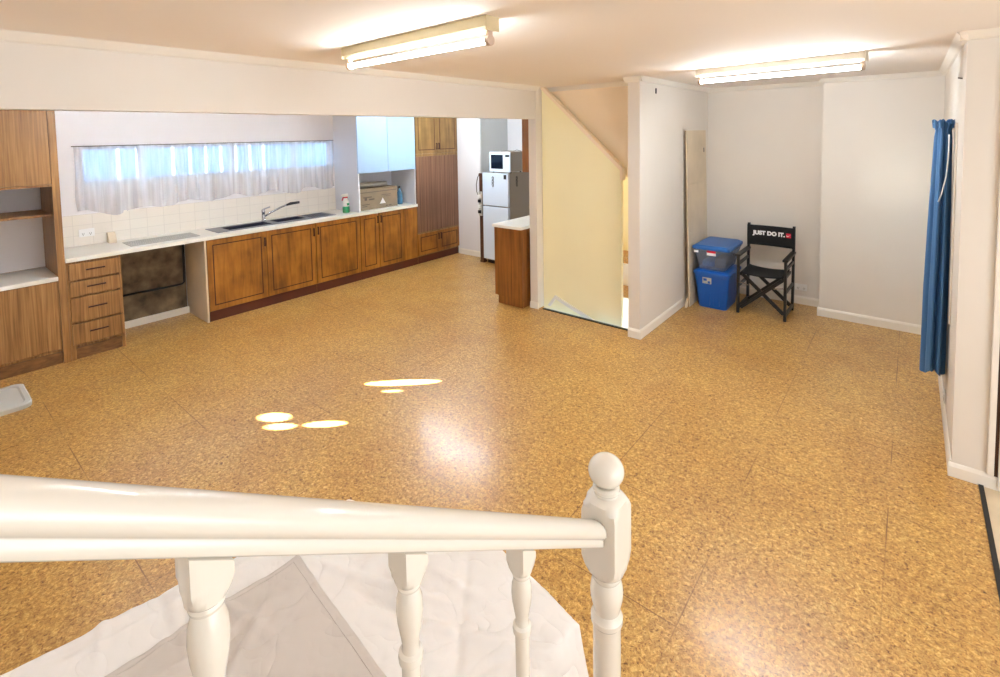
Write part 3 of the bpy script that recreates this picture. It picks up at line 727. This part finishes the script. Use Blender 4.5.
t = thing('peninsula_cabinet', 'red-brown timber cabinet end beside the white pillar under a white bench top', 'cabinet', (-3.43, 4.75, 0))
px0, px1, py0, py1 = -3.625, -3.24, 4.285, 5.25
m = MB(); m.box(px0+.015, px1, py0+.001, py0+.018, .09, .862); m.box(px0+.02, px1, py1-.018, py1, .0, .862); m.box(px1-.012, px1, py0+.018, py1-.018, .0, .862); m.box(px0+.02, px1-.012, py0+.018, py1-.018, .09, .105)
m.build('carcass', 'redwood', t)
m = MB(); m.box(px0, px1, py0-.012, py0, .09, .862); m.box(px0+.235, px0+.239, py0-.0125, py0-.0115, .0, .862, m=1); m.build('end_panel', ['redwood', 'groove'], t)
for a, b in ((py0+.004, 4.765), (4.768, py1)): MB().box(px0-.004, px0+.0145, a, b, .095, .858, bev=.002).build('door', 'redwood', t)
MB().box(px0+.045, px1, py0-.008, py0+.0, 0, .089).build('kick_board', 'redwood', t)
MB().box(px0-.02, px1+.002, py0-.03, py1+.01, .864, .895, bev=.004).build('bench_top', 'laminate', t)

# ------------------------------------------------------------------ fluorescent fittings
def fitting(label, c, ln, ang, body, width=.076, tube_m='tube', name='fluorescent_light'):
    """batten hung under the ceiling: c = centre, ln = length, ang = rotation about z"""
    t = thing(name, label, 'ceiling light', (c[0], c[1], H), 'fluorescent battens')
    t.rotation_euler = (0, 0, ang)
    def put(m, n, ms, par=None):
        return m.build(n, ms, par or t, origin=(0, 0, 0))
    h = ln/2
    m = MB(); w2 = width/2
    m.prism([(-w2, -.001), (w2, -.001), (w2, -.045), (w2*.62, -.059), (-w2*.62, -.059), (-w2, -.045)], 'x', -h, h)
    m.box(-h-.002, -h, -w2-.002, w2+.002, -.061, -.001); m.box(h, h+.002, -w2-.002, w2+.002, -.061, -.001)
    b = put(m, 'channel', body)
    m = MB(); m.tube([(-h+.03, 0, -.098), (h-.03, 0, -.098)], .0135, 14); put(m, 'tube', tube_m)
    for s in (-1, 1):
        m = MB(); x = s*(h-.018)
        m.box(x-.008, x+.008, -.012, .012, -.092, -.059); ring = [[(x+dx, .022*math.cos(a), -.098+.022*math.sin(a)) for a in [2*PI*i/18 for i in range(18)]] for dx in (-.010, .010)]
        m.rings(ring, smooth=False); put(m, 'lampholder', 'holder')
    for s in (-.3, 0, .3):
        m = MB(); m.lathe([(.006, 0), (.005, -.003), (.001, -.004)], (s*ln, 0, -.059), 10); put(m, 'screw', 'holder')
    return t
fitting('cream fluorescent batten with bare tube on the ceiling near the kitchen', (-1.91, 1.635), 1.10, math.radians(-2.2), 'fix')
fitting('white fluorescent batten with bare tube on the ceiling before the back wall', (-.80, 4.10), 1.13, math.radians(-9), 'fixw', tube_m='tubebright')
fitting('added fill batten with bare tube on the ceiling over the stairs behind the viewer', (-1.3, -1.0), 1.2, 0, 'fixw', tube_m='tubedim')  # out of view, added to brighten the foreground
fitting('fluorescent batten with bare tube on the kitchen ceiling before the pantry', (-4.7, 4.6), 1.2, 0, 'fixw', tube_m='tubekitchen')
fitting('added fill batten with bare tube on the kitchen ceiling before the window', (-4.45, 1.5), 1.2, PI/2, 'fixw', tube_m='tubecool')  # unseen, added to light the drawers and tall cabinet
fitting('added fill batten with bare tube on the ceiling of the side hall', (1.3, 1.0), 1.2, PI/2, 'fixw', tube_m='tubedim')  # unseen, added as fill from the hall
t = thing('stair_lamp', 'bare bulb lighting the stairwell behind the yellow wall', 'lamp', (-2.5, 5.5, 1.9))
MB().lathe([(.001, 0), (.03, .01), (.045, .05), (.035, .085), (.014, .11), (.001, .111)], (-2.5, 5.5, 1.9), 16).build('bulb', 'bulb', t)
MB().tube([(-2.5, 5.5, 2.012), (-2.5, 5.5, 2.4)], .006, 8).build('flex', 'white', t)

# ------------------------------------------------------------------ back corner: board, tubs, chair
t = thing('leaning_board', 'tall beige hardboard panel leaning upright in the corner behind the blue tubs', 'board', (-1.86, 5.7, 0))
T = Matrix.Translation((XP+.074, 0, 0)) @ Matrix.Rotation(math.radians(-1.35), 4, 'Y')
MB().box(-.010, .0, 5.40, 6.04, .001, 1.325, T=T).build('lower_leaf', ['board'], t)
MB().box(-.010, .0, 5.40, 6.04, 1.328, 1.91, T=T).build('upper_leaf', ['board'], t)
MB().box(-.016, -.0102, 5.392, 5.405, .001, 1.91, T=T).build('edge_strip', 'boardedge', t)
m = MB(); m.box(.0003, .002, 5.95, 5.975, 1.66, 1.71, T=T); m.build('catch', 'blackp', t)
T2 = Matrix.Translation((XP+.062, 5.385, 0)) @ Matrix.Rotation(.12, 4, 'X')
m = MB(); m.prism([(5.35, .001), (5.405, .001), (5.41, .09)], 'x', XP+.036, XP+.058); m.build('torn_flap', 'board', t)

def tub(label, x0, x1, y0, y1, z0, z1, taper, body, lid, clear=False):
    t = thing('storage_tub', label, 'storage tub', ((x0+x1)/2, (y0+y1)/2, z0))
    def rr(ax0, ax1, ay0, ay1, z, r=.032, n=6):
        ps = []
        for (cx, cy, a0) in ((ax1-r, ay1-r, 0), (ax0+r, ay1-r, 90), (ax0+r, ay0+r, 180), (ax1-r, ay0+r, 270)):
            for i in range(n+1):
                a = math.radians(a0+90*i/n); ps.append((cx+r*math.cos(a), cy+r*math.sin(a), z))
        return ps
    lt = .035; hh = z1-z0-lt
    R = []
    for k, (g, z) in enumerate(((1, 0), (.97, .008), (.45, .55*hh), (.03, hh-.035), (-.05, hh-.03), (-.05, hh-.004))):
        i = taper*g; R.append(rr(x0+i, x1-i, y0+i, y1-i, z0+z))
    m = MB(); m.rings(R, 0, False, cap=False)
    m.bm.faces.new([m.bm.verts.new(p) for p in R[0]])
    if not clear:
        for xx in (x0+.10, x1-.16):
            m.box(xx, xx+.06, y0+taper*.55, y0+taper*.9, z0+.03, z0+hh-.05, bev=.01)
    o = m.build('body', body, t)
    e = -.012
    L = [rr(x0+e, x1-e, y0+e, y1-e, z0+hh-.012), rr(x0+e, x1-e, y0+e, y1-e, z0+hh+.012), rr(x0+e+.02, x1-e-.02, y0+e+.02, y1-e-.02, z0+hh+.022), rr(x0+e+.03, x1-e-.03, y0+e+.03, y1-e-.03, z0+hh+.03), rr(x0+.06, x1-.06, y0+.06, y1-.06, z0+hh+.031)]
    m = MB(); m.rings(L, 0, False); m.build('lid', lid, t)
    return t, hh
t1, hh = tub('opaque blue plastic tub on the floor with the clear tub stacked on it', -1.80, -1.445, 5.465, 5.93, 0, .415, .035, 'bluebin', 'bluebin')
m = MB(); m.box(-1.71, -1.62, 5.462, 5.468, .27, .335); m.build('label_sticker', 'paper', t1)
m = MB(); m.box(-1.70, -1.665, 5.4605, 5.4619, .30, .325); m.box(-1.655, -1.63, 5.4605, 5.4619, .275, .30); m.build('label_print', 'bluebin', t1)
t2, hh = tub('clear plastic tub with a blue lid stacked on the blue tub', -1.81, -1.45, 5.455, 6.00, .4175, .685, .05, 'clear', 'bluelid', True)
m = MB(); m.box(-1.665, -1.575, 5.453, 5.462, .58, .608); m.build('label_sticker', 'white', t2)
m = MB(); m.box(-1.665, -1.575, 5.4525, 5.461, .608, .632); m.build('label_band', 'red', t2)
m = MB(); m.box(-1.80, -1.755, 5.453, 5.462, .598, .622); m.build('latch', 'white', t2)
for xx, c, z1 in ((-1.745, 'navyfab', .50), (-1.615, 'printgrey', .54)):
    m = MB(); m.box(xx, xx+.12, 5.54, 5.94, .432, z1, bev=.03)
    tag(m.build('folded_cloth', c), 'blue folded cloth seen through the clear tub, on its left' if c == 'navyfab' else 'grey folded cloth seen through the clear tub, on its right', 'cloth', 'cloths inside the clear tub')

# director's chair
t = thing('director_chair', 'black folding director chair with a canvas back reading JUST DO IT', 'chair', (-1.155, 5.75, 0))
LX, RX, FY, BY = -1.372, -.938, 5.54, 5.94
def post(x, y, z1, dy=0, n='leg'):
    m = MB(); m.bar((x, y, .0), (x, y+dy, z1), .034, .024, (0, 1, 0)); return m.build(n, 'chairblk', t)
post(LX, FY, .60); post(RX, FY, .60); post(LX, BY, .885, .03); post(RX, BY, .885, .03)
for x in (LX, RX):
    m = MB(); m.box(x-.024, x+.024, FY-.035, BY+.02, .60, .622, bev=.004); m.build('armrest', 'chairblk', t)
    s = 1 if x == LX else -1
    m = MB(); m.box(x-.010, x+.010, FY+.017, BY-.012, .035, .07); m.build('floor_rail', 'chairblk', t)
    m = MB(); m.box(x-.009, x+.009, FY+.017, BY-.012, .50, .53); m.build('side_rail', 'chairblk', t)
    m = MB(); m.box(x-.009, x+.009, FY+.017, BY-.012, .27, .30); m.build('side_rail', 'chairblk', t)
    m = MB(); m.box(x+s*.022-.012, x+s*.022+.012, FY+.01, BY-.03, .395, .425, bev=.004); m.build('seat_rail', 'chairblk', t)
for y, o in ((FY+.03, 0), (BY-.03, .0)):
    for a, b, dy in ((LX+.02, RX-.03, 0), (RX-.02, LX+.03, .022)):
        m = MB(); m.bar((a, y+dy, .05), (b, y+dy, .40), .034, .018, (0, 0, 1)); m.build('cross_brace', 'chairblk', t)
for x in (LX, RX):
    m = MB(); m.tube([(x, FY+.1, .405), (x, FY+.1, .395)], .004, 6); 
    s = 1 if x == LX else -1
    m = MB(); m.bar((x+s*.015, FY-.013, .33), (x+s*.10, FY-.013, .312), .010, .003, (0, 0, 1)); m.build('metal_stay', 'chrome', t)
def seat(u, v):
    return (LX+.02+u*(RX-LX-.04), FY-.005+v*(BY-FY-.02), .432-.022*math.sin(PI*u)**.7 + .006*v)
solid(MB().grid(seat, 14, 8).build('seat', 'canvas', t), .004)
BKY = BY+.028
def back(u, v):
    return (LX-.012+u*(RX-LX+.024), BKY-.028+.02*math.sin(PI*u), (.652+v*.218))
bk = solid(MB().grid(back, 14, 6).build('backrest', 'canvas', t), .005)
def text_mesh(body, size, name, loc, rot, m, parent, off=0, ext=.0008, shear=0, bend=None):
    cu = bpy.data.curves.new(name, 'FONT'); cu.body = body; cu.size = size; cu.offset = off; cu.extrude = ext; cu.align_x = 'CENTER'; cu.align_y = 'CENTER'; cu.shear = shear
    cu.space_character = 1.02
    tmp = bpy.data.objects.new(name+'_tmp', cu); COL.objects.link(tmp)
    dg = bpy.context.evaluated_depsgraph_get(); dg.update()
    me = bpy.data.meshes.new_from_object(tmp.evaluated_get(dg))
    bpy.data.objects.remove(tmp); bpy.data.curves.remove(cu)
    X = Matrix.Translation(Vector(loc)-root_of(parent).location) @ rot
    me.transform(X)
    if bend:
        for v in me.vertices: v.co.y += bend(v.co.x + root_of(parent).location.x)
    o = bpy.data.objects.new(name, me); COL.objects.link(o); me.materials.clear(); me.materials.append(M[m]); o.parent = parent
    return o
RT = Matrix.Rotation(PI/2, 4, 'X')
def bow(x): return -.028+.02*math.sin(PI*min(1, max(0, (x-LX+.012)/(RX-LX+.024)))) - .0042
text_mesh('JUST DO IT.', .057, 'lettering', (-1.172, BKY, .785), RT, 'white', bk, .0038, bend=bow)
yb_ = BKY + bow(-1.0)
m = MB(); m.box(-1.008, -.962, yb_-.003, yb_+.004, .762, .808); m.build('logo_patch', 'red', bk)
m = MB(); m.prism([(-1.004, .784), (-.999, .774), (-.992, .773), (-.966, .796), (-.991, .780), (-.996, .781), (-1.000, .789)], 'y', yb_-.0045, yb_-.0032); m.build('logo_mark', 'white', bk)

# ------------------------------------------------------------------ blue curtain on the right wall
t = thing('curtain', 'blue curtain gathered into a bunch on the right wall', 'curtain', (.14, 4.28, .30))
def cur(u, v):
    a = 2*PI*u; z = 1.925 - v*1.62
    if v < .02: k = 1.0
    elif v < .05: k = .72
    else: k = .80 + .30*min(1, (v-.05)/.6)
    fold = 1 + .22*math.sin(6*a+.7+v*.6)*(.5+.5*min(1, v*3)) + .10*math.sin(11*a+2)
    rx, ry = .047*k, .115*k
    x = .150 + rx*fold*math.cos(a); y = 4.28 + ry*fold*math.sin(a)
    x -= .016*v
    z += -.03*v*math.sin(a)*1 if v > .9 else 0
    if v > .97: z += .02*math.sin(3*a)
    return (min(x, .200), y, z)
MB().grid(cur, 96, 40).build('drape', 'navyfab', t)
m = MB()
def ruff(u, v):
    a = 2*PI*u; f_ = 1+.16*math.sin(9*a)
    return (min(.150+.046*f_*math.cos(a)*(1+.1*v), .203), 4.28+.115*f_*math.sin(a)*(1+.1*v), 1.900+.045*v+.012*math.sin(7*a+1)*v)
m.grid(ruff, 90, 3); m.build('heading_ruffle', 'navyfab', t)
m = MB(); m.tube([(.172, 4.150, 1.86), (.172, 4.146, 1.72), (.165, 4.142, 1.60), (.145, 4.138, 1.49), (.132, 4.138, 1.44)], .0035, 6); m.build('draw_cord', 'white', t)
m = MB(); m.box(.196, .206, 4.055, 4.085, .70, 1.93, bev=.002)
struct(m.build('trim_23', 'trim'))
m = MB(); m.tube([(.205, 3.80, 2.175), (.185, 3.80, 2.18)], .004, 8); tag(m.build('nail', 'printgrey'), 'dark nail high on the right wall above the curtain', 'nail')
m = MB(); m.box(XP+.0005, XP+.008, 4.63, 4.65, 2.265, 2.315, bev=.002); tag(m.build('hook', 'blackp'), 'small dark hook high on the white partition wall', 'hook')

# ------------------------------------------------------------------ tray on the floor
t = thing('plastic_lid', 'frosted grey plastic tub lid lying on the cork floor at the left edge', 'lid', (-5.08, .30, 0))
def trayp(i, z, r=.06, n=6):
    x0, x1, y0, y1 = -5.33+i, -4.86-i, -.10+i, .545-i; ps = []
    for (cx, cy, a0) in ((x1-r, y1-r, 0), (x0+r, y1-r, 90), (x0+r, y0+r, 180), (x1-r, y0+r, 270)):
        for k in range(n+1):
            a = math.radians(a0+90*k/n); ps.append((cx+r*math.cos(a), cy+r*math.sin(a), z))
    return ps
m = MB(); m.rings([trayp(0, .001), trayp(-.002, .03), trayp(.006, .036), trayp(.03, .036), trayp(.04, .028), trayp(.07, .028)], 0, False); m.build('lid_shell', 'trayp', t)

# ------------------------------------------------------------------ banister
BX, NX, NY = -.515, -.534, 1.018
def bxf(y): return -.505 - .029*y
RS = -.684                           # slope of the rail
def rz(y): return .944 + RS*(y-1.015)    # underside of the rail
t = thing('newel_post', 'white turned newel post with ball top at the foot of the banister', 'newel post', (NX, NY, 0))
m = MB()
prof = [(.0465, 0), (.0635, 0), (.0635, .16), (.050, .185), (.036, .195), (.034, .20), (.033, .45), (.0325, .735), (.034, .752), (.0375, .757), (.0375, .768), (.034, .774), (.0305, .784), (.033, .797), (.0375, .815), (.0385, .832), (.036, .850), (.031, .862), (.0335, .866), (.0345, .871), (.0335, .876), (.040, .882), (.047, .891), (.054, .905), (.0602, .925), (.0602, 1.035), (.055, 1.048), (.045, 1.060), (.037, 1.067), (.0285, 1.070), (.0285, 1.075), (.031, 1.079), (.031, 1.086), (.026, 1.090)]
m.lathe(prof, (NX, NY, 0), 48, sq=.0428)
m.build('shaft', 'wpaint', t).data.set_sharp_from_angle(angle=.5)
m = MB(); r = .0415; zc = 1.1235
m.lathe([(max(.001, r*math.cos(a)), r*.86*math.sin(a)) for a in [-1.0+i*(2.57/20) for i in range(21)]], (NX, NY, zc), 32); m.build('ball_finial', 'wpaint', t)

t = thing('handrail', 'thick white moulded handrail sloping down to the newel post', 'handrail', (BX, .4, .5))
cs = [(-.021, 0), (.021, 0), (.023, .003), (.023, .017), (.0205, .0195), (.021, .022), (.028, .026), (.0325, .034), (.0335, .042), (.031, .052), (.024, .061), (.012, .0665), (0, .068), (-.012, .0665), (-.024, .061), (-.031, .052), (-.0335, .042), (-.0325, .034), (-.028, .026), (-.021, .022), (-.0205, .0195), (-.023, .017), (-.023, .003)]
m = MB(); y1 = NY-.043
cs2 = [(-a*.74, b*.83) for a, b in cs]
m.rings([[(bxf(y)+a, y, rz(y)+b) for a, b in cs2] for y in (-.42, 0, .5, y1-.008)] + [[(bxf(y1)+a*.96, y1, rz(y1)+b*.985+.001) for a, b in cs2]])
o = m.build('rail', 'wpaint', t)
o2 = o.data
def baluster(y, label):
    BX = bxf(y)
    t = thing('baluster', label, 'baluster', (BX, y, 0.0))
    zt = rz(y); n = 1+int((1.0-y)/.255); zb = .175*n
    t.location.z = zb
    L = lambda d: zt - zb - d
    prof = [(.0275, 0), (.0275, .10), (.020, .115), (.013, .122), (.0125, .14), (.0125, L(.21)), (.013, L(.166)), (.0165, L(.162)), (.0172, L(.156)), (.0165, L(.150)), (.0125, L(.146)), (.0115, L(.138)), (.0135, L(.125)), (.0170, L(.105)), (.0185, L(.088)), (.0175, L(.072)), (.0140, L(.060)), (.0128, L(.057)), (.0155, L(.0555)), (.0165, L(.052)), (.0155, L(.0485)), (.019, L(.045)), (.023, L(.037)), (.0278, L(.025)), (.0278, L(-.002))]
    m = MB(); m.lathe(prof, (BX, y, zb), 40, sq=.0190)
    for v in m.bm.verts:                                   # head cut to the rake of the rail
        if v.co.z > zt-.012: v.co.z = zt + RS*(v.co.y-y) - .001
    m.build('spindle', 'wpaint', t).data.set_sharp_from_angle(angle=.5)
for y, lb in ((.677, 'white turned baluster under the handrail, the one closest to the newel post'), (.416, 'white turned baluster, middle one of the three under the handrail'), (.167, 'thickest-looking white turned baluster at the left, farthest from the newel post')):
    baluster(y, lb)

# ------------------------------------------------------------------ dust sheet over low furniture beside the stairs
def hsheet(x, y):
    # raised footprint, slightly out of square; signed distance to its edges
    a = x + 1.955 - (y-.13)*.185 - .02*noise.noise((y*3, 1, 0))           # left edge
    b = (1.143 + (x+1.72)*.32 if x < -1.12 else 1.335-(x+1.12)*.2) + .008*noise.noise((x*4, 7, 0)) - y              # far edge
    c = -.752 + .012*noise.noise((y*4, 3, 0)) - x                                # right edge
    d = min(a, b, c)
    H0 = .42
    top = H0 + .010*noise.noise((x*3.1, y*3.1, 0)) + .007*noise.noise((x*8, y*8, 4)) + .004*abs(noise.noise((x*15, y*15, 2)))
    # creases
    for (cx, cy, ang, ln, am) in CR:
        dx, dy = x-cx, y-cy; s = dx*math.cos(ang)+dy*math.sin(ang); tt = -dx*math.sin(ang)+dy*math.cos(ang)
        if abs(s) < ln: top += 1.7*am*math.exp(-(tt/.016)**2)*(1-(s/ln)**2)
    if d > 0: return top if d > .03 else top - .02*((.03-d)/.03)**2
    drop = -d
    z = top-.02 - (top)*min(1, drop/.07)**.8
    return max(z, .004 + .003*noise.noise((x*12, y*12, 1)))
random.seed(11)
CR = [(-1.35, .95, .35, .35, .008), (-1.05, 1.05, -.9, .3, -.008), (-1.0, 1.0, .5, .3, .007), (-1.2, 1.1, .1, .25, .007), (-.95, .85, 1.1, .3, -.008), (-1.8, .5, 1.45, .3, .007), (-1.85, .3, 1.3, .2, -.006), (-1.45, .55, 2.2, .25, .010), (-1.6, .6, .2, .25, .006), (-1.55, .5, 1.5, .4, .006), (-1.3, 1.0, 2.6, .15, .012), (-1.25, .92, .2, .16, -.012)]
CR += [(random.uniform(-1.9, -.8), random.uniform(.1, 1.2), random.uniform(0, PI), random.uniform(.1, .3), random.uniform(-.006, .006)) for _ in range(26)]
def sheet(u, v):
    x = -2.12 + u*1.50; y = -.30 + v*1.68
    return (x, y, hsheet(x, y))
t = MB().grid(sheet, 190, 210).build('dust_sheet', 'cloth')
tag(t, 'crumpled white dust sheet draped over low furniture below the banister', 'dust sheet')

# a second, greyer sheet laid over it, its hemmed corner towards the room
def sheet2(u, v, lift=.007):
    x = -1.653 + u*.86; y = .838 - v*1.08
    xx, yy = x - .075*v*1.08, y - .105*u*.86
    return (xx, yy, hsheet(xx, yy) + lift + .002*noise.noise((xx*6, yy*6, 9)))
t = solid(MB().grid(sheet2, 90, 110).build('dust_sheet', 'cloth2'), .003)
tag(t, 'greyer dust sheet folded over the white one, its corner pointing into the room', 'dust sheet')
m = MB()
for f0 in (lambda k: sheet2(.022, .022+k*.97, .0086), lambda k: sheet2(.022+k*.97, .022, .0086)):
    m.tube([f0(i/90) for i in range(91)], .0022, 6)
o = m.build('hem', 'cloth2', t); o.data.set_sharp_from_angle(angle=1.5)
